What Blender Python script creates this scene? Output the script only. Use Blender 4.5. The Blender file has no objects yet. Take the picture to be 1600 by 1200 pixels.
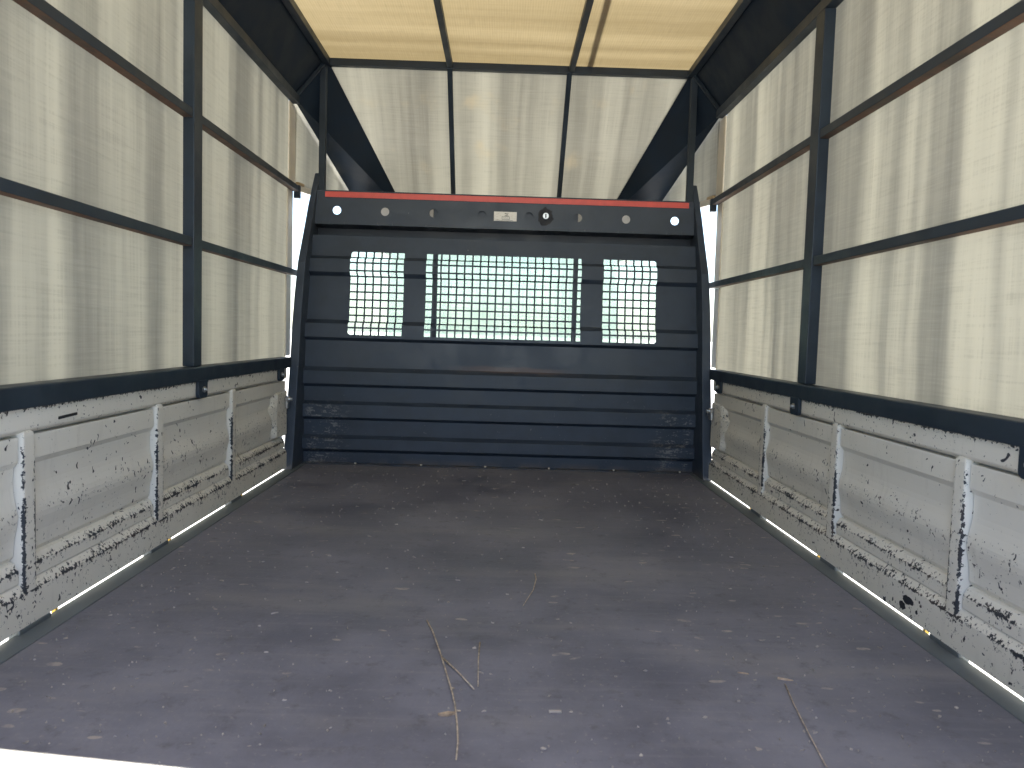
import bpy, bmesh, math, random
from mathutils import Vector, Matrix
random.seed(7)
R = math.radians
sc = bpy.context.scene
COL = sc.collection

# ------------------------------------------------------------------ camera
def cam_axes(pitch, yaw, roll):
    p, y, r = R(pitch), R(yaw), R(roll)
    F = Vector((math.sin(y)*math.cos(p), math.cos(y)*math.cos(p), -math.sin(p)))
    X = Vector((math.cos(y), -math.sin(y), 0)); U = X.cross(F)
    return F, X*math.cos(r)+U*math.sin(r), -X*math.sin(r)+U*math.cos(r)
F, RX, UP = cam_axes(3.663, 0.839, 1.704)
cd = bpy.data.cameras.new('camera'); cam = bpy.data.objects.new('camera', cd); COL.objects.link(cam)
cd.sensor_width = 36; cd.lens = 27.0; cd.clip_start = .02; cd.clip_end = 3000
m = Matrix.Identity(4)
for i in range(3): m[i][0], m[i][1], m[i][2] = RX[i], UP[i], -F[i]
m[0][3], m[1][3], m[2][3] = 0, 0, .53
cam.matrix_world = m; sc.camera = cam
cd.dof.use_dof = True; cd.dof.focus_distance = 2.3; cd.dof.aperture_fstop = 10.0

# ------------------------------------------------------------------ light
SUN_EL, SUN_AZ = 67.0, 166.0          # azimuth clockwise from +Y (forward): behind, to the right
w = bpy.data.worlds.new('World'); sc.world = w; w.use_nodes = True
nt = w.node_tree; nt.nodes.clear()
sky = nt.nodes.new('ShaderNodeTexSky'); sky.sky_type = 'NISHITA'; sky.sun_disc = False
sky.sun_elevation = R(SUN_EL); sky.sun_rotation = R(SUN_AZ); sky.dust_density = 1.2; sky.air_density = 1.0
bg = nt.nodes.new('ShaderNodeBackground'); bg.inputs[1].default_value = .105
ow = nt.nodes.new('ShaderNodeOutputWorld')
nt.links.new(sky.outputs[0], bg.inputs[0]); nt.links.new(bg.outputs[0], ow.inputs[0])
sd = bpy.data.lights.new('sun', 'SUN'); sd.energy = 5.0; sd.angle = R(.5); sd.color = (1, .96, .90)
sun = bpy.data.objects.new('sun', sd); COL.objects.link(sun)
sv = Vector((math.sin(R(SUN_AZ))*math.cos(R(SUN_EL)), math.cos(R(SUN_AZ))*math.cos(R(SUN_EL)), math.sin(R(SUN_EL))))
sun.rotation_euler = sv.to_track_quat('Z', 'Y').to_euler()
vs = sc.view_settings
vs.view_transform = 'Standard'; vs.look = 'None'; vs.gamma = 1; vs.use_curve_mapping = False; vs.exposure = 2.55
sc.cycles.max_bounces = 7; sc.cycles.diffuse_bounces = 5; sc.cycles.glossy_bounces = 2; sc.cycles.transmission_bounces = 5; sc.cycles.transparent_max_bounces = 8
sc.cycles.caustics_reflective = False; sc.cycles.caustics_refractive = False
sc.cycles.sample_clamp_indirect = 8

# ------------------------------------------------------------------ material helpers
class N:
    def __init__(s, name):
        s.m = bpy.data.materials.new(name); s.m.use_nodes = True; s.t = s.m.node_tree; s.t.nodes.clear()
        s.out = s.t.nodes.new('ShaderNodeOutputMaterial')
    def n(s, typ, ins=None, **kw):
        nd = s.t.nodes.new(typ)
        for k, v in kw.items(): setattr(nd, k, v)
        for k, v in (ins or {}).items(): s.set(nd.inputs[k], v)
        return nd
    def set(s, sock, v):
        if isinstance(v, bpy.types.NodeSocket): s.t.links.new(v, sock)
        elif isinstance(v, bpy.types.Node): s.t.links.new(v.outputs[0], sock)
        else:
            if isinstance(v, (tuple, list)) and len(v) == 3 and sock.type == 'RGBA': v = (*v, 1)
            sock.default_value = v
    def math(s, op, a, b=0., c=0., clamp=False):
        nd = s.t.nodes.new('ShaderNodeMath'); nd.operation = op; nd.use_clamp = clamp
        s.set(nd.inputs[0], a); s.set(nd.inputs[1], b); s.set(nd.inputs[2], c); return nd.outputs[0]
    def vmath(s, op, a, b):
        nd = s.t.nodes.new('ShaderNodeVectorMath'); nd.operation = op
        s.set(nd.inputs[0], a); s.set(nd.inputs[1], b); return nd.outputs[0]
    def step(s, v, lo, hi, a=0., b=1.):
        nd = s.n('ShaderNodeMapRange', interpolation_type='SMOOTHSTEP')
        for i, q in enumerate((v, lo, hi, a, b)): s.set(nd.inputs[i], q)
        return nd.outputs[0]
    def noise(s, vec, scale, detail=3., rough=.55, dist=0.):
        return s.n('ShaderNodeTexNoise', {'Vector': vec, 'Scale': scale, 'Detail': detail, 'Roughness': rough, 'Distortion': dist}).outputs[0]
    def noisec(s, vec, scale, detail=2.):
        return s.n('ShaderNodeTexNoise', {'Vector': vec, 'Scale': scale, 'Detail': detail}).outputs[1]
    def mix(s, f, a, b, blend='MIX'):
        nd = s.n('ShaderNodeMix', data_type='RGBA', blend_type=blend)
        s.set(nd.inputs[0], f); s.set(nd.inputs[6], a); s.set(nd.inputs[7], b); return nd.outputs[2]
    def coord(s, which='Object'):
        return s.n('ShaderNodeTexCoord').outputs[which]
    def sep(s, v):
        return s.n('ShaderNodeSeparateXYZ', {0: v}).outputs
    def attr(s, nm):
        return s.n('ShaderNodeAttribute', attribute_name=nm).outputs['Fac']
    def scaled(s, v, x, y, z):
        return s.vmath('MULTIPLY', v, (x, y, z))
    def flecks(s, v, scale, stretch, keep, size, dist=.35):
        """sparse irregular marks: one per voronoi cell, most cells empty"""
        d = s.vmath('SUBTRACT', s.noisec(v, scale*.8, 1.), (.5, .5, .5))
        d = s.n('ShaderNodeVectorMath', {0: d, 3: dist/scale*8}, operation='SCALE').outputs[0]
        vv = s.scaled(s.vmath('ADD', v, d), *stretch)
        vo = s.n('ShaderNodeTexVoronoi', {'Vector': vv, 'Scale': scale})
        c = s.sep(vo.outputs['Color'])
        on = s.math('GREATER_THAN', c[0], s.math('SUBTRACT', 1., keep) if not isinstance(keep, float) else 1-keep)
        r = s.math('MULTIPLY', c[1], size)
        return s.math('MULTIPLY', on, s.math('LESS_THAN', vo.outputs['Distance'], r))
    def principled(s, **k):
        bs = s.n('ShaderNodeBsdfPrincipled', {kk.replace('_', ' '): v for kk, v in k.items()})
        s.t.links.new(bs.outputs[0], s.out.inputs[0]); return bs
    def bump(s, h, strength=.2, dist=.002):
        return s.n('ShaderNodeBump', {'Height': h, 'Strength': strength, 'Distance': dist}).outputs[0]
def simple(name, col, rough=.5, metal=0., var=.12, scale=30.):
    k = N(name); v = k.coord()
    n = k.noise(v, scale, 5.)
    c = k.mix(k.step(n, .3, .7), tuple(x*(1-var) for x in col), tuple(x*(1+var) for x in col))
    k.principled(Base_Color=c, Roughness=k.step(n, .2, .8, rough*.85, min(1, rough*1.15)), Metallic=metal, Normal=k.bump(n, .08))
    return k.m

# --- chipped white gate paint (wear attribute marks worn edges)
def gate_paint(name, local=False):
    k = N(name); v = k.coord()
    if local:
        rnd = k.n('ShaderNodeObjectInfo').outputs['Random']
        v = k.vmath('ADD', v, k.n('ShaderNodeCombineXYZ', {0: k.math('MULTIPLY', rnd, 9.), 1: k.math('MULTIPLY', rnd, 17.), 2: 0.}).outputs[0])
    wear = k.attr('wear')
    zz = k.sep(k.coord('Object'))[2]
    dens = k.noise(v, 5., 2.)
    big = k.noise(v, 2.2, 3.)
    col = k.mix(k.step(big, .3, .7), (.72, .69, .605), (.79, .765, .685))
    col = k.mix(k.math('MULTIPLY', k.step(k.noise(k.scaled(v, 1, 3, .6), 14., 4., .65), .52, .8), .30), col, (.48, .45, .39))
    # small flecks: upright dashes and long thin scratches, thicker where the load rubbed
    kp = k.step(dens, .42, .70, .04, .42)
    f1 = k.flecks(v, 72., (1, 1.5, .6), k.math('ADD', kp, k.math('MULTIPLY', wear, .22)), .36)
    f3 = k.flecks(k.vmath('ADD', v, (7.7, 4.2, 1.)), 34., (1, .8, 1.5), k.step(dens, .42, .64, .02, .22), .22)
    fl = k.math('MAXIMUM', f1, f3)
    en = k.noise(v, 130., 4., .70)
    en2 = k.noise(v, 15., 2., .6)
    thr = k.math('ADD', k.math('MULTIPLY', wear, .172), k.math('MULTIPLY', k.math('SUBTRACT', en2, .5), k.math('MULTIPLY', wear, .45)))
    ew = k.step(k.math('SUBTRACT', k.math('ADD', en, thr), .69), 0., .018)
    chip = k.math('MAXIMUM', fl, ew)
    cc = k.mix(k.step(big, .56, .68), (.030, .035, .044), (.085, .058, .045))
    col = k.mix(chip, col, cc)
    k.principled(Base_Color=col, Roughness=k.step(chip, 0., 1., .42, .62), Normal=k.bump(k.math('ADD', k.math('MULTIPLY', chip, -1.), k.math('MULTIPLY', en, .25)), .35, .0012))
    return k.m
M = {}
M['gate'] = gate_paint('chipped_white_paint')
M['rib'] = gate_paint('chipped_white_paint_rib', True)

def dark_paint(name, col, dust=.5, scuff=False, rust=0., dull=.42, spec=.5):
    k = N(name); v = k.coord()
    n = k.noise(v, 9., 5., .6); f = k.noise(k.scaled(v, 1, 1, 1), 60., 4.)
    c = k.mix(k.step(n, .35, .7), tuple(x*.86 for x in col), tuple(x*1.18 for x in col))
    c = k.mix(k.math('MULTIPLY', k.step(k.noise(v, 3.5, 6., .7), .5, .8), dust*.4), c, (.125, .13, .135))
    if scuff:
        x, y, z = k.sep(v)
        side = k.math('MULTIPLY', k.step(k.math('ABSOLUTE', x), .56, .70), k.step(k.math('ABSOLUTE', x), .775, .745))
        low = k.math('MULTIPLY', k.step(z, .27, .20), side)
        sc1 = k.noise(k.scaled(v, 26, 26, 130), 1., 4., .7)
        sc2 = k.noise(k.vmath('ADD', v, (0, 0, 3.)), 140., 4., .7)
        blot = k.noise(v, 14., 3.)
        s_ = k.math('MULTIPLY', low, k.step(k.math('ADD', k.math('ADD', k.math('MULTIPLY', sc1, .6), k.math('MULTIPLY', sc2, .4)), k.math('MULTIPLY', blot, .35)), .70, .76))
        fl = k.flecks(v, 26., (.8, 1, 1.7), k.step(z, .55, .1, .02, .24), .13)
        fl2 = k.flecks(k.vmath('ADD', v, (5, 2, 8.)), 70., (.6, 1, 1.9), k.step(z, .4, .0, .0, .30), .20)
        mark = k.math('MAXIMUM', s_, k.math('MULTIPLY', k.math('MAXIMUM', fl, fl2), .55))
        c = k.mix(k.math('MULTIPLY', mark, .55), c, (.36, .35, .33))
        # rusty dusty ledge in the middle
        wv = k.math('ADD', z, k.math('MULTIPLY', k.math('SUBTRACT', k.noise(v, 7., 4.), .5), .03))
        ru = k.math('MULTIPLY', k.math('MULTIPLY', k.step(wv, .372, .382), k.step(wv, .405, .392)), k.math('MULTIPLY', k.step(x, -.26, -.02), k.step(x, .34, .12)))
        c = k.mix(k.math('MULTIPLY', ru, .75), c, (.135, .098, .09))
        d2 = k.math('MULTIPLY', k.step(z, .03, .0), k.step(n, .4, .6))
        c = k.mix(k.math('MULTIPLY', d2, .6), c, (.12, .095, .075))
    if rust:
        c = k.mix(k.math('MULTIPLY', k.step(k.noise(v, 6., 6., .7), .38, .62), rust), c, (.16, .075, .042))
        c = k.mix(k.math('MULTIPLY', k.step(k.noise(v, 45., 4., .7), .55, .7), rust*.5), c, (.05, .03, .022))
    k.principled(Base_Color=c, Roughness=k.step(n, .3, .7, dull-.06, dull+.12), Specular_IOR_Level=spec, Normal=k.bump(f, .12, .001))
    return k.m
M['black'] = dark_paint('dark_headboard_paint', (.033, .047, .070), .30, True)
M['frame'] = dark_paint('dark_frame_paint', (.020, .031, .045), .15, spec=.35)
M['rust'] = dark_paint('rusty_rail_underside', (.060, .042, .032), .3, rust=.85, dull=.6)
M['eave'] = dark_paint('dark_eave_sheet', (.007, .016, .031), .05, dull=.62, spec=.22)
M['hole'] = simple('shadow_black', (.012, .013, .016), .6)

def fabric(name, base, dark, lite, along, up, mixf=.62, warm=None, streak=1., ribs=False, holes=False):
    """translucent woven sheet; along/up = axis index of weft and of the streak direction"""
    k = N(name); v = k.coord(); s = k.sep(v)
    a, u = s[along], s[up]
    cx = s[0] if along != 0 and up != 0 else 0.
    def vec(fa, fu, off=0.):
        return k.n('ShaderNodeCombineXYZ', {0: k.math('MULTIPLY', a, fa), 1: k.math('MULTIPLY', u, fu), 2: k.math('ADD', k.math('MULTIPLY', cx, 3.), off)}).outputs[0]
    wob = k.math('MULTIPLY', k.math('SUBTRACT', k.noise(vec(2.5, 2.2, 9.), 1., 2.), .5), .05)
    a0 = a; a = k.math('ADD', a, wob)
    s1 = k.noise(vec(8., .30), 1., 2., .5)
    s2 = k.noise(vec(34., .6, 3.), 1., 2., .6)
    s3 = k.noise(vec(2.2, .5, 6.), 1., 1.)
    st = k.math('ADD', k.math('ADD', k.math('MULTIPLY', s1, .62), k.math('MULTIPLY', s2, .16)), k.math('MULTIPLY', s3, .34))
    c = k.mix(k.step(st, .56-.16/streak, .56+.16/streak), dark, lite)
    # weave: fine threads across and faint threads along
    a = a0
    w1 = k.noise(vec(9., 210., 1.), 1., 1., .7)
    w2 = k.noise(vec(260., 6., 2.), 1., 0., .7)
    wv = k.math('ADD', k.math('MULTIPLY', w1, .62), k.math('MULTIPLY', w2, .38))
    c = k.mix(k.step(wv, .50, .74, 0., .22), c, tuple(x*1.25 for x in base))
    c = k.mix(k.step(wv, .50, .30, 0., .20), c, tuple(x*.5 for x in base))
    if ribs:
        wa = k.math('SINE', k.math('MULTIPLY', u, 2*math.pi/.0085))
        c = k.mix(k.step(wa, -1., 1., .0, .16), c, tuple(x*.62 for x in base))
    if warm:
        sp = k.noise(v, 6., 4., .6)
        c = k.mix(k.math('MULTIPLY', k.step(sp, .58, .8), .5), c, warm)
    di = k.n('ShaderNodeBsdfDiffuse', {0: c}); tr = k.n('ShaderNodeBsdfTranslucent', {0: c})
    gl = k.n('ShaderNodeBsdfGlossy', {0: (1, 1, 1), 1: .38})
    mx = k.n('ShaderNodeMixShader', {0: mixf, 1: di.outputs[0], 2: tr.outputs[0]})
    m2 = k.n('ShaderNodeMixShader', {0: .045, 1: mx.outputs[0], 2: gl.outputs[0]})
    last = m2.outputs[0]
    if holes:   # a few punctures in the sheet
        vo = k.n('ShaderNodeTexVoronoi', {'Vector': v, 'Scale': 4.}); cc = k.sep(vo.outputs['Color'])
        pin = k.math('MULTIPLY', k.math('GREATER_THAN', cc[0], .72), k.math('LESS_THAN', vo.outputs['Distance'], k.math('MULTIPLY', cc[1], .016)))
        last = k.n('ShaderNodeMixShader', {0: pin, 1: last, 2: k.n('ShaderNodeBsdfTransparent').outputs[0]}).outputs[0]
    k.t.links.new(last, k.out.inputs[0]); return k.m
M['side'] = fabric('translucent_side_sheet', (.475, .46, .405), (.345, .337, .302), (.58, .56, .485), 1, 2, holes=True)
M['roof'] = fabric('translucent_roof_sheet', (.44, .385, .275), (.36, .31, .21), (.50, .445, .325), 1, 0, mixf=.55, streak=.6, ribs=True)
M['front'] = fabric('translucent_front_sheet', (.455, .436, .372), (.33, .316, .272), (.53, .508, .433), 0, 2, warm=(.60, .51, .36))
M['strap'] = fabric('tan_strap', (.42, .33, .22), (.38, .30, .20), (.46, .36, .25), 1, 0, mixf=.6)
M['cream'] = simple('cream_jamb_paint', (.74, .68, .56), .45, var=.08, scale=12)
M['red'] = simple('red_reflective_tape', (.74, .115, .095), .42, var=.06)
M['steel'] = simple('zinc_steel', (.55, .55, .54), .32, metal=.9)
M['brownwood'] = simple('brown_batten', (.10, .08, .07), .7)
M['tanwood'] = simple('tan_wood', (.42, .31, .18), .7)
M['yellow'] = simple('yellow_rubber', (.75, .48, .05), .5)
M['cabwhite'] = simple('cab_white_paint', (.72, .73, .74), .3, var=.04)
M['twig'] = simple('dry_twig', (.42, .35, .27), .8, var=.35, scale=120)
M['leaf'] = simple('dry_leaf', (.38, .29, .20), .8, var=.4, scale=80)
M['chip'] = simple('pale_wood_chip', (.34, .31, .28), .85, var=.4, scale=25)
M['strip'] = dark_paint('grey_steel_edge', (.105, .125, .135), .4, dull=.6)
M['seat'] = simple('cab_seat_fabric', (.33, .27, .25), .9)

def floor_mat():
    k = N('worn_phenolic_plywood'); v = k.coord()
    x, y, z = k.sep(v)
    n = k.noise(v, 3.2, 6., .66); n2 = k.noise(k.scaled(v, .7, 2.2, 1), 2.1, 4., .6); g = k.noise(k.scaled(v, 5, 60, 1), 1., 3., .6)
    c = k.mix(k.step(n, .30, .70), (.108, .110, .142), (.205, .206, .245))
    c = k.mix(k.step(n2, .50, .74, 0., .6), c, (.25, .24, .245))
    c = k.mix(k.step(g, .50, .75, 0., .28), c, (.25, .24, .25))
    c = k.mix(k.step(k.noise(v, 24., 5., .75), .52, .74, 0., .50), c, (.055, .050, .060))
    c = k.mix(k.step(k.noise(k.vmath('ADD', v, (2, 5, 0)), 90., 2., .7), .60, .74, 0., .40), c, (.32, .29, .27))
    edge = k.step(k.math('ABSOLUTE', k.math('ADD', x, .05)), .10, .70)
    f1 = k.flecks(v, 27., (.6, 1.3, 1), k.math('ADD', .16, k.math('MULTIPLY', edge, .42)), .27, .10)
    f3 = k.flecks(k.vmath('ADD', v, (9, 3, 0)), 13., (.8, 1.7, 1), k.math('ADD', .08, k.math('MULTIPLY', edge, .22)), .13, .12)
    sf = k.step(k.noise(v, 34., 3., .7), .38, .62, .12, .85)
    c = k.mix(k.math('MULTIPLY', k.math('MAXIMUM', f1, f3), sf), c, (.40, .35, .31))
    # drag scratches
    sc_ = k.noise(k.scaled(v, 150, 2.2, 1), 1., 3., .7)
    c = k.mix(k.math('MULTIPLY', k.step(sc_, .64, .74), k.step(n, .42, .62, 0., .4)), c, (.22, .21, .21))
    wv = k.n('ShaderNodeTexNoise', {'Vector': v, 'Scale': 4.3, 'Detail': 1.5, 'Distortion': 1.8}).outputs[0]
    line = k.step(k.math('ABSOLUTE', k.math('SUBTRACT', wv, .5)), .006, .001)
    c = k.mix(k.math('MULTIPLY', line, k.step(sf, .3, .8, 0., .16)), c, (.22, .21, .20))
    k.principled(Base_Color=c, Roughness=k.step(n, .3, .7, .40, .62), Normal=k.bump(k.noise(v, 120., 4.), .3, .0015))
    return k.m
M['floor'] = floor_mat()
def ground_mat():
    k = N('pale_concrete'); v = k.coord()
    n = k.noise(v, .6, 6.); n2 = k.noise(v, 14., 4.)
    k.principled(Base_Color=k.mix(k.math('ADD', k.math('MULTIPLY', n, .7), k.math('MULTIPLY', n2, .3)), (.38, .36, .325), (.56, .54, .49)), Roughness=.9, Normal=k.bump(n2, .3))
    return k.m
M['ground'] = ground_mat()
def glass_mat():
    k = N('green_tinted_glass')
    t0 = k.n('ShaderNodeBsdfTransparent', {0: (.86, .93, .88)}); dz = k.n('ShaderNodeBsdfTranslucent', {0: (.80, .86, .80)})
    dn = k.noise(k.coord(), 5., 5., .6)
    tr = k.n('ShaderNodeMixShader', {0: k.step(dn, .3, .7, .22, .42), 1: t0.outputs[0], 2: dz.outputs[0]}); gl = k.n('ShaderNodeBsdfGlossy', {0: (1, 1, 1), 1: .03})
    fr = k.n('ShaderNodeFresnel', {0: 1.45})
    mx = k.n('ShaderNodeMixShader', {0: fr.outputs[0], 1: tr.outputs[0], 2: gl.outputs[0]})
    k.t.links.new(mx.outputs[0], k.out.inputs[0]); return k.m
M['glass'] = glass_mat()
def sticker_mat():
    k = N('worn_white_sticker'); v = k.coord()
    n = k.noise(k.scaled(v, 60, 60, 180), 1., 4., .7)
    k.principled(Base_Color=k.mix(k.step(n, .52, .7), (.90, .885, .84), (.62, .56, .50)), Roughness=.5); return k.m
M['sticker'] = sticker_mat()
def smudge_mat():
    k = N('oily_soot'); v = k.coord()
    n = k.noise(v, 60., 4.)
    k.principled(Base_Color=k.mix(n, (.012, .014, .020), (.028, .032, .042)), Roughness=.7); return k.m
M['soot'] = smudge_mat()

# ------------------------------------------------------------------ mesh helpers
def thing(name, label, cat, loc=(0, 0, 0), group=None):
    o = bpy.data.objects.new(name, None); COL.objects.link(o); o.location = loc; o.empty_display_size = .05
    o['label'] = label; o['category'] = cat
    if group: o['group'] = group
    return o
def tag(o, label, cat, group=None):
    o['label'] = label; o['category'] = cat
    if group: o['group'] = group
    return o
def base_of(o):
    v = Vector((0, 0, 0))
    while o: v += o.location; o = o.parent
    return v
def link(name, me, mats, parent=None, loc=(0, 0, 0), kind=None, smooth=False, bevel=0.):
    """mesh given in world coordinates (offset by loc); object sits under parent without moving"""
    for mm in (mats if isinstance(mats, (list, tuple)) else [mats]):
        if me.materials.find(M[mm].name) < 0: me.materials.append(M[mm])
    o = bpy.data.objects.new(name, me); COL.objects.link(o)
    if parent: o.parent = parent; o.matrix_parent_inverse = Matrix.Translation(-base_of_abs(parent))
    o.location = loc
    if kind: o['kind'] = kind
    if smooth:
        for p in me.polygons: p.use_smooth = True
    if bevel:
        b = o.modifiers.new('bevel', 'BEVEL'); b.width = bevel; b.segments = 2; b.limit_method = 'ANGLE'; b.angle_limit = R(40)
    return o
def base_of_abs(p):
    # world offset of an object: empties use location; part meshes are in world coordinates already (plus own loc)
    return p.location.copy()
def fin(bm, name):
    bmesh.ops.recalc_face_normals(bm, faces=bm.faces)
    me = bpy.data.meshes.new(name); bm.to_mesh(me); bm.free(); return me
def box(bm, x0, x1, y0, y1, z0, z1, mi=0, under=None):
    vs_ = [bm.verts.new((x, y, z)) for x in (x0, x1) for y in (y0, y1) for z in (z0, z1)]
    for n_, q in enumerate(((0, 1, 3, 2), (4, 6, 7, 5), (0, 4, 5, 1), (2, 3, 7, 6), (0, 2, 6, 4), (1, 5, 7, 3))):
        f = bm.faces.new([vs_[i] for i in q]); f.material_index = under if (under is not None and n_ == 4) else mi
def boxm(name, *a, under=None):
    bm = bmesh.new(); box(bm, *a, under=under); return fin(bm, name)
def bar(bm, a, b, w, h, upv=(0, 0, 1)):
    a, b = Vector(a), Vector(b); d = (b-a).normalized(); s = d.cross(Vector(upv)).normalized(); u = s.cross(d)
    r = [[bm.verts.new(p + s*i*w/2 + u*j*h/2) for i, j in ((-1, -1), (1, -1), (1, 1), (-1, 1))] for p in (a, b)]
    for i in range(4): bm.faces.new((r[0][i], r[0][(i+1) % 4], r[1][(i+1) % 4], r[1][i]))
    bm.faces.new(r[0][::-1]); bm.faces.new(r[1])
def barm(name, a, b, w, h, upv=(0, 0, 1)):
    bm = bmesh.new(); bar(bm, a, b, w, h, upv); return fin(bm, name)
def cyl(bm, c, axis, r, L, seg=16, r2=None):
    axis = Vector(axis).normalized(); t = axis.orthogonal().normalized(); q = axis.cross(t); c = Vector(c)
    ra = [[bm.verts.new(c + axis*s*L/2 + (t*math.cos(2*math.pi*i/seg)+q*math.sin(2*math.pi*i/seg))*rr) for i in range(seg)] for s, rr in ((-1, r), (1, r if r2 is None else r2))]
    for i in range(seg): bm.faces.new((ra[0][i], ra[0][(i+1) % seg], ra[1][(i+1) % seg], ra[1][i]))
    bm.faces.new(ra[0][::-1]); bm.faces.new(ra[1])
def cylm(name, *a, **k):
    bm = bmesh.new(); cyl(bm, *a, **k); return fin(bm, name)
def slab(name, quad, t, div=1):
    """thick sheet through four corner points"""
    q = [Vector(p) for p in quad]; n = (q[1]-q[0]).cross(q[3]-q[0]).normalized()*t/2
    bm = bmesh.new()
    a = [bm.verts.new(p-n) for p in q]; b = [bm.verts.new(p+n) for p in q]
    bm.faces.new(a[::-1]); bm.faces.new(b)
    for i in range(4): bm.faces.new((a[i], a[(i+1) % 4], b[(i+1) % 4], b[i]))
    return fin(bm, name)
def tube(bm, pts, r0, r1, seg=6):
    rings = []
    for i, p in enumerate(pts):
        p = Vector(p); d = (Vector(pts[min(i+1, len(pts)-1)])-Vector(pts[max(i-1, 0)])).normalized()
        s = d.cross(Vector((0, 0, 1))).normalized(); u = s.cross(d); r = r0+(r1-r0)*i/(len(pts)-1)
        rings.append([bm.verts.new(p+(s*math.cos(2*math.pi*j/seg)+u*math.sin(2*math.pi*j/seg))*r) for j in range(seg)])
    for a, b in zip(rings, rings[1:]):
        for j in range(seg): bm.faces.new((a[j], a[(j+1) % seg], b[(j+1) % seg], b[j]))
    bm.faces.new(rings[0][::-1]); bm.faces.new(rings[-1])

# ------------------------------------------------------------------ setting: ground and cargo floor
bm = bmesh.new()
S = 900
vv = [bm.verts.new(p) for p in ((-S, -S, -.80), (S, -S, -.80), (S, S, -.80), (-S, S, -.80))]; bm.faces.new(vv)
g = link('ground', fin(bm, 'ground'), 'ground', kind='structure')

Y0 = .26          # rear end of the bed
FLOOR = link('cargo_floor', boxm('cargo_floor', -.757, .757, Y0, 3.06, -.018, 0), 'floor', kind='structure')
for s in (-1, 1):
    a, b = sorted((s*.7575, s*.8035))
    link('edge_strip', boxm('edge_strip', a, b, Y0, 3.06, -.03, .0015), 'strip', FLOOR, bevel=.0015)

# ------------------------------------------------------------------ side gates
RIB_Y = [2.307, 1.808, 1.306, .80, .33]
PROF = [  # x (half width), z, wear
    (.821, .3335, 0), (.8075, .334, 0), (.8068, .3305, .1), (.807, .310, 0), (.8072, .2925, .12), (.8182, .2815, .10), (.8190, .262, 0), (.8192, .246, .06),
    (.8180, .236, .12), (.8150, .224, .22), (.8110, .212, .38), (.8088, .202, .48), (.8085, .194, .48), (.8102, .184, .38), (.8140, .172, .26), (.8175, .160, .24), (.8190, .150, .26),
    (.8205, .132, .26), (.8210, .1225, .30), (.8190, .1205, .42), (.8150, .1150, .62), (.8105, .1088, 1.0), (.8088, .1066, 1.45), (.8085, .1030, .75), (.8083, .094, .38), (.8082, .0845, .30)]
BOT = [(.8260, .0830, 0), (.8080, .0828, .30), (.8060, .0808, .50), (.8010, .0738, .72), (.7978, .0690, 1.1), (.7967, .0668, 1.45), (.7963, .0622, .75), (.7962, .050, .42), (.7961, .030, .36), (.7960, .014, .42), (.7960, .0095, .5), (.8180, .0095, 0)]
def strip_mesh(name, prof, s, ya, yb, n=6, tilt=0.):
    bm = bmesh.new(); rows = []
    for i in range(n+1):
        y = ya+(yb-ya)*i/n
        rows.append([bm.verts.new((s*((.797+(x-.797)*.74) if name == 'pressed_panel' and x < .8209 else x), y, z)) for x, z, w_ in prof])
    for a, b in zip(rows, rows[1:]):
        for i in range(len(prof)-1): bm.faces.new((a[i], a[i+1], b[i+1], b[i]))
    me = fin(bm, name)
    at = me.attributes.new('wear', 'FLOAT', 'POINT')
    for j in range(len(me.vertices)): at.data[j].value = prof[j % len(prof)][2]
    return me
def rib_mesh(s):
    sec = [(-.0212, .8285, 0), (-.0190, .8240, 0), (-.0182, .808, .05), (-.0176, .8025, .8), (-.0168, .7992, 1.8), (-.0150, .7975, 1.7), (-.0105, .797, .55), (0, .797, .30), (.0105, .797, .55),
           (.0150, .7975, 1.5), (.0168, .7992, 1.6), (.0176, .8025, .75), (.0182, .808, .05), (.0190, .8240, 0), (.0212, .8285, 0)]
    zs = [.066, .072, .09, .12, .15, .18, .21, .24, .27, .30, .322, .334, .340, .3435]
    bm = bmesh.new(); rows = []; wr = []
    for z in zs:
        k = 1.0 if z < .336 else (.86 if z < .342 else .55)
        fl = 1.25 if z < .10 else (1.05 if z < .2 else max(.35, 1.05-(z-.2)*6))
        inn = 0 if z < .338 else (.0012 if z < .342 else .004)
        rows.append([bm.verts.new((s*(min(x+inn, .8285)), y*k, z)) for y, x, w_ in sec]); wr += [w_*fl for y, x, w_ in sec]
    for a, b in zip(rows, rows[1:]):
        for i in range(len(sec)-1): bm.faces.new((a[i], a[i+1], b[i+1], b[i]))
    bm.faces.new(rows[0]); bm.faces.new(rows[-1])
    me = fin(bm, 'stiffener_rib')
    at = me.attributes.new('wear', 'FLOAT', 'POINT')
    for j in range(len(wr)): at.data[j].value = wr[j]
    return me
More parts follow.
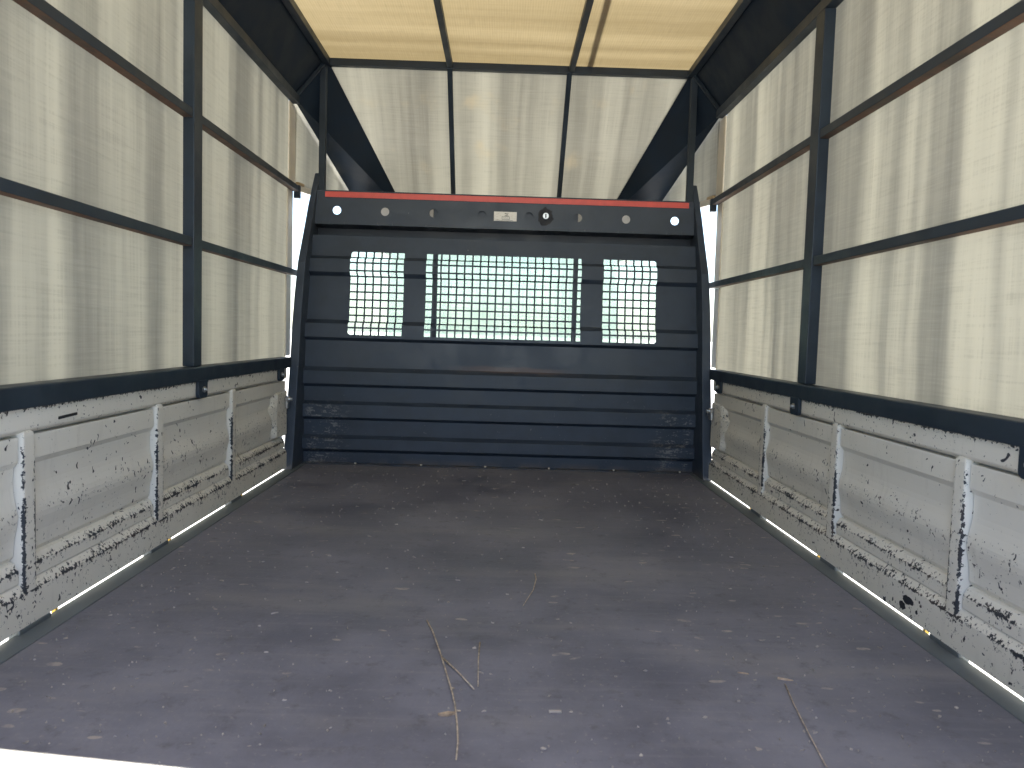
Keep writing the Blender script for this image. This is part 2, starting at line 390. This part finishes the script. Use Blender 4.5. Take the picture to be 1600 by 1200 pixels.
def make_gate(s, label):
    t = thing('side_gate', label, 'side gate', (s*.81, 1.5, 0), 'side gates of the bed')
    # top flange
    TOP = [(.842, .4020, 0), (.8005, .4020, .2), (.7990, .4000, .6), (.7988, .394, .9), (.7988, .383, 1.5), (.7989, .3785, .85), (.7990, .372, .30), (.7990, .355, .28), (.7992, .347, .40), (.8005, .3445, .35), (.8075, .339, .2), (.8215, .3365, 0)]
    link('top_flange', strip_mesh('top_flange', TOP, s, Y0, 2.87, 12), 'gate', t)
    link('bottom_flange', strip_mesh('bottom_flange', BOT, s, Y0, 2.87, 12), 'gate', t)
    ys = [2.872]+[y for y in RIB_Y]+[Y0]
    for i in range(len(ys)-1):
        a = ys[i+1]+(.0205 if i < len(ys)-2 else 0); b = ys[i]-(.0205 if i > 0 else 0)
        link('pressed_panel', strip_mesh('pressed_panel', PROF, s, a, b, 8), 'gate', t)
    rm = rib_mesh(s)
    for y in RIB_Y: link('stiffener_rib', rm, 'rib', t, loc=(0, y, 0))
    # outer skin closes the gate so that no light passes through its seams
    a, b = sorted((s*.842, s*.8285)); link('outer_skin', boxm('outer_skin', a, b, Y0, 2.925, .0095, .4021), 'cabwhite', t)
    # corner latch housing
    def pt(n, y, z): return (s*(.822-n), y, z)
    out = [(2.87, .302), (2.735, .298), (2.715, .292), (2.705, .276), (2.700, .258), (2.672, .246), (2.668, .210), (2.690, .196), (2.712, .172), (2.722, .145), (2.732, .130), (2.87, .126)]
    inn = [(2.87, .298), (2.765, .294), (2.757, .288), (2.752, .276), (2.750, .258), (2.747, .246), (2.745, .210), (2.745, .196), (2.745, .172), (2.745, .150), (2.752, .137), (2.87, .133)]
    bm = bmesh.new()
    A = [bm.verts.new(pt(.002, y, z)) for y, z in out]; B = [bm.verts.new(pt(.019, y*.35+i[0]*.65, z*.45+i[1]*.55)) for (y, z), i in zip(out, inn)]; C_ = [bm.verts.new(pt(.025, y, z)) for y, z in inn]
    for r1, r2 in ((A, B), (B, C_)):
        for j in range(len(out)-1): bm.faces.new((r1[j], r1[j+1], r2[j+1], r2[j]))
    bm.faces.new(C_)
    me = fin(bm, 'latch_cover')
    at = me.attributes.new('wear', 'FLOAT', 'POINT')
    for j in range(len(me.vertices)): at.data[j].value = .45
    lc = link('latch_cover', me, 'gate', t, bevel=.0045)
    bm = bmesh.new(); cyl(bm, (s*.787, 2.845, .268), (s, 0, 0), .012, .014, 14); cyl(bm, (s*.780, 2.845, .268), (s, 0, 0), .006, .02, 10); box(bm, min(s*.784, s*.791), max(s*.784, s*.791), 2.83, 2.86, .235, .262)
    link('latch_bolt', fin(bm, 'latch_bolt'), 'steel', t, bevel=.001)
    for y in (2.325, 1.80, 1.315, .85):
        a, b = sorted((s*.7945, s*.815))
        link('hinge', boxm('hinge', a, b, y-.045, y+.045, -.010, .0098), 'strip', t, bevel=.002)
        a, b = sorted((s*.8045, s*.812))
        link('rubber_pad', boxm('rubber_pad', a, b, y+.075, y+.083, -.012, .009), 'yellow', t)
    return t
GL = make_gate(-1, 'chipped white steel side gate with a small slot, on the left of the cargo bed')
GR = make_gate(1, 'chipped white steel side gate with dark paint scabs, on the right of the bed')
bm = bmesh.new(); bar(bm, (-.7984, 1.394, .3555), (-.7984, 1.455, .3575), .0018, .0055)
link('slot', fin(bm, 'slot'), 'hole', GL, bevel=.001)
def blob(name, s, cx, cz, ry, rz, mat, parent, seed, x=.7955, n=18):
    rr = random.Random(seed); bm = bmesh.new()
    ring = [bm.verts.new((s*x, cx+ry*math.cos(2*math.pi*i/n)*rr.uniform(.72, 1.15), cz+rz*math.sin(2*math.pi*i/n)*rr.uniform(.72, 1.15))) for i in range(n)]
    f = bm.faces.new(ring); r = bmesh.ops.extrude_face_region(bm, geom=[f])
    for v_ in [e for e in r['geom'] if isinstance(e, bmesh.types.BMVert)]: v_.co.x += s*.0015
    return link(name, fin(bm, name), mat, parent)
blob('paint_scab', 1, 1.440, .0425, .021, .0085, 'soot', GR, 3)
blob('paint_scab', 1, 1.458, .0265, .012, .0085, 'soot', GR, 5)
blob('paint_scab', 1, 1.408, .030, .004, .004, 'soot', GR, 6)

# ------------------------------------------------------------------ tailgate (only its sunlit top edge shows)
TG = thing('tailgate', 'sunlit white tailgate top edge at the very bottom left of the picture', 'tailgate', (0, .235, 0))
TGZ = [(-.80, .4035), (-.30, .4035), (-.19, .4030), (-.150, .4002), (-.115, .3972), (-.083, .3945), (-.05, .3925), (.10, .3915), (.80, .3930)]
bm = bmesh.new(); rows = []
for x, z in TGZ: rows.append([bm.verts.new(p) for p in ((x, .2300, .012), (x, .2300, z-.004), (x, .2260, z), (x, .1990, z), (x, .1950, z-.004), (x, .1950, .012))])
for a, b in zip(rows, rows[1:]):
    for i in range(6): bm.faces.new((a[i], a[(i+1) % 6], b[(i+1) % 6], b[i]))
bm.faces.new(rows[0]); bm.faces.new(rows[-1])
link('gate_board', fin(bm, 'gate_board'), 'gate', TG)
for x in (-.55, 0, .55): link('gate_hinge', boxm('gate_hinge', x-.05, x+.05, .2302, .2580, -.02, .012), 'strip', TG)

# ------------------------------------------------------------------ headboard
HB = thing('headboard', 'dark blue-black ribbed steel headboard with three square-hole grilles and a red top strip', 'headboard', (0, 3.05, 0))
def lean(z): return 3.034+max(0., z-.45)*.105
# break points of the folded sheet: (z, proud)
FOLD = [(.002, 0), (.0455, 0), (.0605, 1), (.1015, 1), (.1145, 0), (.174, 0), (.187, 1), (.2365, 1), (.2495, 0), (.305, 0), (.318, 1), (.3675, 1), (.3835, 0),
        (.4875, 0), (.500, 1), (.5535, 1), (.5690, 0), (.7400, 0), (.7560, 1), (.8080, 1), (.8210, 0), (.9020, 0)]
# dark (steep) and faint (shallow) ledges alternate: the lower ledge of each rib undercuts
PTS = [(lean(z)-.022*p, z) for z, p in FOLD]
def arc(pts):
    L = [0.]
    for a, b in zip(pts, pts[1:]): L.append(L[-1]+math.hypot(b[0]-a[0], b[1]-a[1]))
    return L
LEN = arc(PTS)
def at_s(s):
    for i in range(len(LEN)-1):
        if s <= LEN[i+1]+1e-9:
            t = (s-LEN[i])/(LEN[i+1]-LEN[i]); a, b = PTS[i], PTS[i+1]
            return a[0]+(b[0]-a[0])*t, a[1]+(b[1]-a[1])*t
    return PTS[-1]
def s_of_z(z):
    for i in range(len(PTS)-1):
        if PTS[i][1] <= z <= PTS[i+1][1]: return LEN[i]+(LEN[i+1]-LEN[i])*(z-PTS[i][1])/(PTS[i+1][1]-PTS[i][1])
PITCH, BARW, NROW = .0310, .0065, 12
GS1 = s_of_z(.8395); GS0 = GS1-(NROW*PITCH-BARW)
def folded(name, x0, x1, s0, s1, xcuts=(), scuts=(), holes=None, xdiv=1):
    xs = sorted(set([x0, x1]+[round(v_, 6) for v_ in xcuts])); ss = sorted(set([round(s0, 6), round(s1, 6)]+[round(v_, 6) for v_ in scuts]+[round(l, 6) for l in LEN if s0+1e-5 < l < s1-1e-5]))
    bm = bmesh.new(); vg = [[bm.verts.new((x, *at_s(q))) for q in ss] for x in xs]
    for i in range(len(xs)-1):
        for j in range(len(ss)-1):
            if holes and holes((xs[i]+xs[i+1])/2, (ss[j]+ss[j+1])/2): continue
            bm.faces.new((vg[i][j], vg[i+1][j], vg[i+1][j+1], vg[i][j+1]))
    for v_ in [v_ for v_ in bm.verts if not v_.link_faces]: bm.verts.remove(v_)
    for f in bm.faces:
        f.normal_update()
        if f.normal.y > 0: f.normal_flip()
    me = bpy.data.meshes.new(name); bm.to_mesh(me); bm.free()
    return me
def solid(o, t=.003):
    md = o.modifiers.new('solid', 'SOLIDIFY'); md.thickness = t; md.offset = -1
    return o
XE = .783
GR_X = [(-.500-.10525, 7), (-.30675, 20), (.500-.10525, 7)]
segs = []; xp = -XE
for gx, nc in GR_X:
    gw = nc*PITCH-BARW; segs.append(('p', xp, gx)); segs.append(('g', gx, gx+gw, nc)); xp = gx+gw
segs.append(('p', xp, XE))
solid(link('folded_sheet', folded('folded_sheet', -XE, XE, 0, GS0), 'black', HB))
solid(link('folded_sheet', folded('folded_sheet', -XE, XE, GS1, LEN[-1]), 'black', HB))
for sg in segs:
    if sg[0] == 'p': solid(link('folded_sheet', folded('folded_sheet', sg[1], sg[2], GS0, GS1), 'black', HB))
    else:
        gx, nc = sg[1], sg[3]
        xc = [gx+i*PITCH-BARW*(k) for i in range(nc+1) for k in (0, 1) if 0 < i < nc]
        scs = [GS0+i*PITCH-BARW*k for i in range(NROW+1) for k in (0, 1) if 0 < i < NROW]
        def hole(x, q, gx=gx): return ((x-gx) % PITCH) < PITCH-BARW and ((q-GS0) % PITCH) < PITCH-BARW
        go = solid(link('grille', folded('grille', gx, sg[2], GS0, GS1, xc, scs, hole), 'black', HB), .0022)
        # rounded outer corners of the two side grilles
        if nc == 7:
            for top in (0, 1):
                left = gx < 0; r = .012; bm = bmesh.new()
                cxx = gx if left else sg[2]; sgn = 1 if left else -1; s_c = GS1 if top else GS0; q_ = -1 if top else 1
                cv = bm.verts.new((cxx, *at_s(s_c)))
                prev = None
                for i in range(7):
                    a_ = math.pi/2*i/6
                    x_ = cxx+sgn*(r-r*math.cos(a_)); ss_ = s_c+q_*(r-r*math.sin(a_)); v_ = bm.verts.new((x_, *at_s(ss_)))
                    if prev: bm.faces.new((cv, prev, v_))
                    prev = v_
                solid(link('grille_corner', fin(bm, 'grille_corner'), 'black', HB), .0022)
# top beam with eight round holes
HX = [-.671, -.480, -.287, -.0945, .0945, .289, .482, .677]; HZ, HR, BY = 1.0035, .0165, 3.100
bm = bmesh.new(); zb, zt = .949, 1.078; hw = .03
def ring(cx):
    n = 32; circ = []; rect = []
    for i in range(n):
        a_ = 2*math.pi*(i+.5)/n; c_, s_ = math.cos(a_), math.sin(a_)
        circ.append(bm.verts.new((cx+HR*c_, BY, HZ+HR*s_)))
        k_ = min(hw/abs(c_) if abs(c_) > 1e-6 else 9, ((zt-HZ) if s_ > 0 else (HZ-zb))/abs(s_) if abs(s_) > 1e-6 else 9)
        rect.append(bm.verts.new((cx+k_*c_, BY, HZ+k_*s_)))
    for i in range(n): bm.faces.new((circ[i], circ[(i+1) % n], rect[(i+1) % n], rect[i]))
    # fill the four corners
    for sx in (-1, 1):
        for z_ in (zb, zt):
            cs = bm.verts.new((cx+sx*hw, BY, z_))
            near = sorted(range(n), key=lambda i: (rect[i].co-cs.co).length)[:2]
            bm.faces.new((cs, rect[near[0]], rect[near[1]]))
xp = -.772
for cx in HX:
    ring(cx); q = [bm.verts.new(p) for p in ((xp, BY, zb), (cx-hw, BY, zb), (cx-hw, BY, zt), (xp, BY, zt))]; bm.faces.new(q); xp = cx+hw
q = [bm.verts.new(p) for p in ((xp, BY, zb), (.775, BY, zb), (.775, BY, zt), (xp, BY, zt))]; bm.faces.new(q)
for f in bm.faces:
    f.normal_update()
    if f.normal.y > 0: f.normal_flip()
me = bpy.data.meshes.new('top_beam'); bm.to_mesh(me); bm.free()
TB = solid(link('top_beam', me, 'black', HB), .003)
link('beam_top', boxm('beam_top', -.772, .775, 3.0985, 3.150, 1.0782, 1.082), 'black', HB, bevel=.001)
link('beam_back', boxm('beam_back', -.2893, .2913, 3.120, 3.123, .9525, 1.0778), 'black', HB)
link('beam_underside', boxm('beam_underside', -.775, .775, 3.1032, 3.235, .9495, .9520), 'black', HB)
link('recess_back', boxm('recess_back', -.775, .775, 3.235, 3.238, .896, .9520), 'black', HB)
link('recess_floor', boxm('recess_floor', -.775, .775, 3.0850, 3.238, .8930, .8958), 'black', HB)
for s in (-1, 1):
    a, b = sorted((s*.7752, s*.7785)); link('recess_end', boxm('recess_end', a, b, 3.076, 3.238, .893, .9522), 'black', HB)
link('red_strip', boxm('red_strip', -.718, .731, 3.0968, 3.0998, 1.0545, 1.0765), 'red', HB, bevel=.0008)
# sticker with worn print
ST = link('sticker', boxm('sticker', -.0465, .0445, 3.0988, 3.0999, .9815, 1.0185), 'sticker', HB, bevel=.0005)
bm = bmesh.new()
def stroke(a, b, wd=.0012):
    bar(bm, (a[0], 3.0987, a[1]), (b[0], 3.0987, b[1]), wd, .0004, upv=(0, 1, 0))
for a, b in (((-.014, .999), (.016, .999)), ((-.014, .999), (-.014, .988)), ((.016, .999), (.016, .988)), ((-.014, .988), (.016, .988)), ((-.004, 1.0125), (.012, 1.0125)), ((-.004, 1.0125), (.010, 1.006)), ((-.004, 1.002), (.012, 1.002)), ((.010, 1.006), (-.004, 1.002)), ((-.010, .9935), (.012, .9935)), ((-.04, .9845), (.03, .9840))): stroke(a, b)
link('print', fin(bm, 'print'), 'frame', ST)
# keyhole plug with soot ring
rr = random.Random(4); bm = bmesh.new()
rg = [bm.verts.new((.160+math.cos(i*math.pi/14)*.030*rr.uniform(.82, 1.15), 3.0992, 1.003+math.sin(i*math.pi/14)*.037*rr.uniform(.82, 1.12))) for i in range(28)]
f = bm.faces.new(rg); r_ = bmesh.ops.extrude_face_region(bm, geom=[f])
for v_ in [e for e in r_['geom'] if isinstance(e, bmesh.types.BMVert)]: v_.co.y += .0006
link('soot_stain', fin(bm, 'soot_stain'), 'soot', HB)
bm = bmesh.new(); cyl(bm, (.160, 3.095, 1.006), (0, 1, 0), .0125, .010, 20); pl = link('plug', fin(bm, 'plug'), 'steel', HB, bevel=.001)
link('plug_slot', boxm('plug_slot', .1575, .1625, 3.0885, 3.0905, .9985, 1.0135), 'hole', pl)
# side pillars: curved flat posts
PIL = [(0, .8110, .7750, 2.868), (.10, .8105, .7748, 2.890), (.27, .8095, .7745, 2.920), (.415, .8080, .7735, 2.946), (.537, .8055, .7715, 2.957), (.66, .8005, .7680, 2.968), (.785, .7935, .7635, 2.984), (.92, .7865, .7590, 3.043), (1.015, .7795, .7540, 3.074), (1.10, .7710, .7480, 3.105), (1.148, .7660, .7460, 3.122), (1.152, .7640, .7470, 3.126)]
for s in (-1, 1):
    bm = bmesh.new(); rows = []
    for z, xo, xi, y in PIL:
        yb = max(lean(z)+.03, y+.03)
        rows.append([bm.verts.new(p) for p in ((s*xo, y, z), (s*xi, y, z), (s*xi, yb, z), (s*xo, yb, z))])
    for a, b in zip(rows, rows[1:]):
        for i in range(4): bm.faces.new((a[i], a[(i+1) % 4], b[(i+1) % 4], b[i]))
    bm.faces.new(rows[0]); bm.faces.new(rows[-1])
    link('pillar', fin(bm, 'pillar'), 'black', HB, bevel=.003)
# window guard stiffeners behind the middle grille
for x in (-.2745, .2865):
    link('back_stiffener', boxm('back_stiffener', x-.0095, x+.0095, 3.090, 3.105, .40, .888), 'black', HB)
link('foot_flange', boxm('foot_flange', -.773, .773, 3.000, 3.0325, .0006, .0042), 'black', HB)
for px in (-.565, -.305, -.052, .20, .457, .72):
    link('daylight_dot', cylm('daylight_dot', (px, 3.012, .006), (0, 0, 1), .0042, .006, 10), 'cream', HB)  # cream discs stand in for daylight showing through small holes along the foot

# ------------------------------------------------------------------ canopy
CN = thing('cargo_canopy', 'box canopy of dark square tubing covered in translucent streaked sheet over the bed', 'canopy', (0, 1.5, .4))
ZR, XR, ZW, XW, YF = 1.597, .722, 1.408, .822, 3.122
RZ = [1.0735, .7465]
YP = [2.047, 1.055, .27]
TK = .0026
zs_b = [.404, RZ[1], RZ[0], ZW]
ys_b = [2.985, 2.047, 1.055, .25]
for s in (-1, 1):
    # translucent sheet, bay by bay
    for i in range(len(ys_b)-1):
        for j in range(3):
            a, b = sorted((s*.8350, s*(.8350+TK)))
            link('side_sheet', boxm('side_sheet', a, b, ys_b[i+1]+.001, ys_b[i]-.001, zs_b[j]+.001, zs_b[j+1]-.001), 'side', CN)
    # rails
    for z in RZ:
        a, b = sorted((s*.8085, s*.8345))
        link('side_rail', boxm('side_rail', a, b, Y0, 3.045, z-.0115, z+.0115, under=1), ['frame', 'rust'], CN, bevel=.002)
    # posts stand a little proud of the rails
    for y in YP:
        a, b = sorted((s*.8050, s*.8345))
        link('side_post', boxm('side_post', a, b, y-.0275, y+.0275, .4225, ZW-.016), 'frame', CN, bevel=.002)
    a, b = sorted((s*.7905, s*.8345)); link('bottom_rail', boxm('bottom_rail', a, b, Y0, 2.905, .3825, .4215), 'frame', CN, bevel=.003)
    a, b = sorted((s*.8070, s*.8370)); link('eave_rail', boxm('eave_rail', a, b, Y0-.02, 3.04, ZW-.014, ZW+.016), 'frame', CN, bevel=.002)
    # brackets
    for y, h in ((2.777, .046), (2.047, .048), (1.118, .050)):
        bm = bmesh.new(); hw_ = .030; r_ = .010; x0 = s*.7895; x1 = s*.7925
        pr = [(-hw_, .386), (-hw_, .386-h+r_), (-hw_+.003, .386-h+.003), (-hw_+r_, .386-h), (hw_-r_, .386-h), (hw_-.003, .386-h+.003), (hw_, .386-h+r_), (hw_, .386)]
        A = [bm.verts.new((x0, y+p, q)) for p, q in pr]; B = [bm.verts.new((s*.7985, y+p, q)) for p, q in pr]
        bm.faces.new(A); bm.faces.new(B[::-1])
        for i in range(len(pr)): bm.faces.new((A[i], A[(i+1) % 8], B[(i+1) % 8], B[i]))
        br = link('bracket', fin(bm, 'bracket'), 'frame', CN, bevel=.001)
        bm = bmesh.new(); cyl(bm, (s*.7875, y, .386-h*.52), (s, 0, 0), .0085, .005, 6); cyl(bm, (s*.7845, y, .386-h*.52), (s, 0, 0), .0045, .009, 10)
        link('bolt', fin(bm, 'bolt'), 'steel', br, bevel=.0006)
    # cream jamb at the front end of the wall
    a, b = sorted((s*.8300, s*.8400))
    link('jamb', boxm('jamb', a, b, 2.986, 3.075, RZ[0]+.012, ZW-.016), 'cream', CN, bevel=.002)
    link('jamb', boxm('jamb', a, b, 2.965, 3.03, .424, RZ[1]-.012), 'cream', CN, bevel=.002)
    link('jamb', boxm('jamb', a, b, 2.975, 3.045, RZ[1]+.012, RZ[0]-.012), 'cream', CN, bevel=.002)
    a, b = sorted((s*.806, s*.829)); link('rail_end', boxm('rail_end', a, b, 3.046, 3.070, RZ[0]-.036, RZ[0]+.014), 'frame', CN, bevel=.002)
    # roof edge rail, chamfered eave sheet, braces
    a, b = sorted((s*(XR-.014), s*(XR+.012))); link('roof_edge_rail', boxm('roof_edge_rail', a, b, Y0-.02, YF, ZR-.027, ZR, under=1), ['frame', 'frame'], CN, bevel=.002)
    link('eave_panel', slab('eave_panel', [(s*.828, Y0-.04, ZW+.008), (s*.828, 3.03, ZW+.008), (s*(XR+.008), YF, ZR-.002), (s*(XR+.008), Y0-.04, ZR-.002)], .004), 'eave', CN)
    for y in (3.02, 2.047, 1.055):
        link('eave_brace', barm('eave_brace', (s*.815, y, ZW+.012), (s*(XR+.002), y+(.09 if y > 3 else 0), ZR-.012), .013, .013, upv=(0, 1, 0)), 'frame', CN, bevel=.002)
    link('front_post', boxm('front_post', s*.7355-.0125, s*.7355+.0125, 3.108, 3.134, 1.0825, ZR-.02), 'frame', CN, bevel=.002)
# roof
link('roof_front_bar', boxm('roof_front_bar', -XR, XR, YF-.014, YF+.012, ZR-.0275, ZR+.0005), 'frame', CN, bevel=.002)
RXs = [-.2365, .2445]
for x in RXs: link('roof_rib', boxm('roof_rib', x-.011, x+.011, Y0-.02, YF-.015, ZR-.0245, ZR+.0002), 'frame', CN, bevel=.002)
for y in (1.055, .27): link('roof_bar', boxm('roof_bar', -XR, XR, y-.013, y+.013, ZR-.05, ZR-.0252), 'frame', CN, bevel=.002)
xb = [-XR-.010, RXs[0], RXs[1], XR+.010]
for i in range(3):
    link('roof_sheet', slab('roof_sheet', [(xb[i]+.0005, .19, ZR+.003), (xb[i+1]-.0005, .19, ZR+.003), (xb[i+1]-.0005, YF+.012, ZR+.003), (xb[i]+.0005, YF+.012, ZR+.003)], TK), 'roof', CN)
link('roof_strap', barm('roof_strap', (.262, .2, ZR+.0065), (.318, YF, ZR+.0065), .022, .0022), 'strap', CN)
# nose over the cab: three front sheets, two ribs, dark corner bands, side sheets
I1, I0 = Vector((.722, YF+.004, ZR)), Vector((.501, 3.519, 1.154)); O1, O0 = Vector((.831, 3.030, ZW+.009)), Vector((.718, 3.60, 1.162))
EXT = 1.20
I0 = I1+(I0-I1)*EXT; O0 = O1+(O0-O1)*EXT
ya, za, yb, zb_ = YF+.006, ZR-.006, I0.y+.002, I0.z
def nose(x, t): return Vector((x, ya+(yb-ya)*t, za+(zb_-za)*t))
xs_ = [-.722, -.2375, .2375, .722]; xl_ = [-.501*0-I0.x, -.2375, .2375, I0.x]
for i in range(3):
    link('front_sheet', slab('front_sheet', [nose(xs_[i]+.0005, 0), nose(xs_[i+1]-.0005, 0), nose(xl_[i+1]-.0005, 1), nose(xl_[i]+.0005, 1)], TK), 'front', CN)
for x in (-.2375, .2375):
    a, b = nose(x, 0), nose(x, 1); off = Vector((0, -.012, -.012)); link('nose_rib', barm('nose_rib', a+off, b+off, .023, .02, upv=(1, 0, 0)), 'frame', CN, bevel=.002)
for s in (-1, 1):
    mir = lambda p: Vector((p.x*s, p.y, p.z))
    link('nose_corner_panel', slab('nose_corner_panel', [mir(I1), mir(I0), mir(O0), mir(O1)], .004), 'eave', CN)
    d = Vector((.004*s, 0, 0))
    up_ = Vector((.003*s, 0, .010)); q = [mir(O1)+d+up_, mir(O0)+d+up_, Vector((s*(O0.x+.008), O0.y+.004, 1.112)), Vector((s*.838, 3.045, 1.098))]
    link('nose_side_sheet', slab('nose_side_sheet', q, TK), 'side', CN)
    link('nose_sill', barm('nose_sill', (s*.834, 3.05, 1.083), (s*(O0.x+.012), O0.y, 1.108), .010, .024), 'cream', CN)
    link('nose_block', barm('nose_block', (s*.826, 3.078, 1.100), (s*.816, 3.13, 1.101), .016, .010), 'tanwood', CN)

# ------------------------------------------------------------------ cab behind the headboard
CB = thing('truck_cab', 'pale truck cab seen through the headboard grilles and holes', 'truck cab', (0, 4, -.4))
YC = 3.34
def cabpart(name, *a, mat='cabwhite', **k): return link(name, boxm(name, *a), mat, CB, **k)
cabpart('rear_wall', -.80, .80, YC, YC+.03, -.45, .455)
cabpart('rear_wall', -.70, .70, YC, YC+.03, .925, 1.09)
for s in (-1, 1):
    a, b = sorted((s*.70, s*.78)); cabpart('rear_wall', a, b, YC, YC+.03, .4555, .9245)
    a, b = sorted((s*.76, s*.80)); cabpart('side_wall', a, b, YC+.031, YC+1.5, -.45, .42)
    a, b = sorted((s*.66, s*.70)); cabpart('roof_side', a, b, YC+.031, YC+1.2, .96, 1.09)
cabpart('cab_roof', -.659, .659, YC+.031, YC+1.2, 1.05, 1.09)
rw = cabpart('rear_window', -.70, .70, YC+.010, YC+.014, .456, .9245, mat='glass')
ws = link('windshield', slab('windshield', [(-.72, YC+1.50, .42), (.72, YC+1.50, .42), (.66, YC+1.21, 1.05), (-.66, YC+1.21, 1.05)], .005), 'glass', CB)
cabpart('dashboard', -.759, .759, YC+1.2, YC+1.49, .1, .40, mat='frame')

# ------------------------------------------------------------------ litter on the floor
def path(pts, z=.003): return [(x, y, z) for x, y in pts]
PX = {}
def twig(name, lines, label, r0=.0022, r1=.0012, mat='twig'):
    bm = bmesh.new()
    for ln in lines: tube(bm, [(x, y, .0026) for x, y in ln], r0, r1)
    return tag(link(name, fin(bm, name), mat, smooth=True), label, 'twig')
twig('twig', [[(-.123, 1.38), (-.109, 1.335), (-.093, 1.266), (-.083, 1.22), (-.07, 1.157), (-.059, 1.104), (-.052, 1.062), (-.046, 1.011), (-.042, .962), (-.042, .921)], [(-.083, 1.222), (-.054, 1.169), (-.027, 1.112)],
    [(-.062, 1.115), (-.056, 1.112)], [(-.049, 1.045), (-.043, 1.045)]], 'longest thin dry twig with one side shoot, on the floor near the camera', .0014, .0011)
twig('twig', [[(-.023, 1.286), (-.0235, 1.219), (-.021, 1.121)]], 'short straight dry twig beside the long forked one', .0012, .0009)
twig('twig', [[(.088, 1.672), (.089, 1.637), (.08, 1.565), (.067, 1.514), (.056, 1.469)]], 'curved dry stalk in the middle of the floor', .0014, .0008)
twig('straw', [[(.454, 1.153), (.443, 1.089), (.432, 1.01), (.421, .923)]], 'long pale straw at the right front of the floor', .0009, .0009)['category'] = 'straw'
def flake(bm, x, y, L, W, a, z=.0012, rr=random):
    n = rr.choice((4, 5, 6)); c_, s_ = math.cos(a), math.sin(a); pts = []
    for i in range(n):
        t = 2*math.pi*i/n+rr.uniform(-.3, .3); u, v_ = math.cos(t)*L/2*rr.uniform(.7, 1.1), math.sin(t)*W/2*rr.uniform(.6, 1.2)
        pts.append((x+u*c_-v_*s_, y+u*s_+v_*c_))
    top = [bm.verts.new((p[0], p[1], z+rr.uniform(.0004, .0022))) for p in pts]; bot = [bm.verts.new((p[0], p[1], .0002)) for p in pts]
    bm.faces.new(top); 
    for i in range(n): bm.faces.new((bot[i], bot[(i+1) % n], top[(i+1) % n], top[i]))
bm = bmesh.new(); flake(bm, -.062, 1.036, .032, .007, .12, .003); tag(link('dry_leaf', fin(bm, 'dry_leaf'), 'leaf'), 'curled brown dry leaf against the long forked twig', 'leaf')
for x, y, L, lb in ((.400, 1.192, .020, 'left one of two brown bark slivers at the right front of the floor'), (.460, 1.172, .030, 'right, longer one of two brown bark slivers beside the pale straw')):
    bm = bmesh.new(); flake(bm, x, y, L, .004, -.3, .0015); tag(link('bark_sliver', fin(bm, 'bark_sliver'), 'leaf'), lb, 'bark', 'bark slivers')
bm = bmesh.new(); box(bm, .081, .099, 1.048, 1.0535, .0002, .003); tag(link('splinter', fin(bm, 'splinter'), 'chip', bevel=.0006), 'pale wooden splinter right of the long forked twig', 'splinter')
rr = random.Random(11); bm = bmesh.new()
for i in range(1000):
    y = .9+2.1*rr.random()**1.25; x = rr.uniform(-.745, .745)
    if rr.random() < .35: x = math.copysign(.745-abs(rr.gauss(0, .16)), x); x = max(-.745, min(.745, x))
    k_ = rr.random(); L = .002+.006*k_**3; flake(bm, x, y, L, L*rr.uniform(.2, .75), rr.uniform(-.6, .6)+(0 if rr.random() < .7 else 1.5), .0006, rr)
for i in range(50):
    y = rr.uniform(.92, 2.9); x = rr.uniform(-.74, .74); L = rr.uniform(.008, .016); flake(bm, x, y, L, .0016, rr.uniform(0, 3.1), .0008, rr)
o = link('floor_litter', fin(bm, 'floor_litter'), 'chip', kind='stuff'); o['label'] = 'pale wood chips and straw bits scattered over the dark floor'; o['category'] = 'litter'
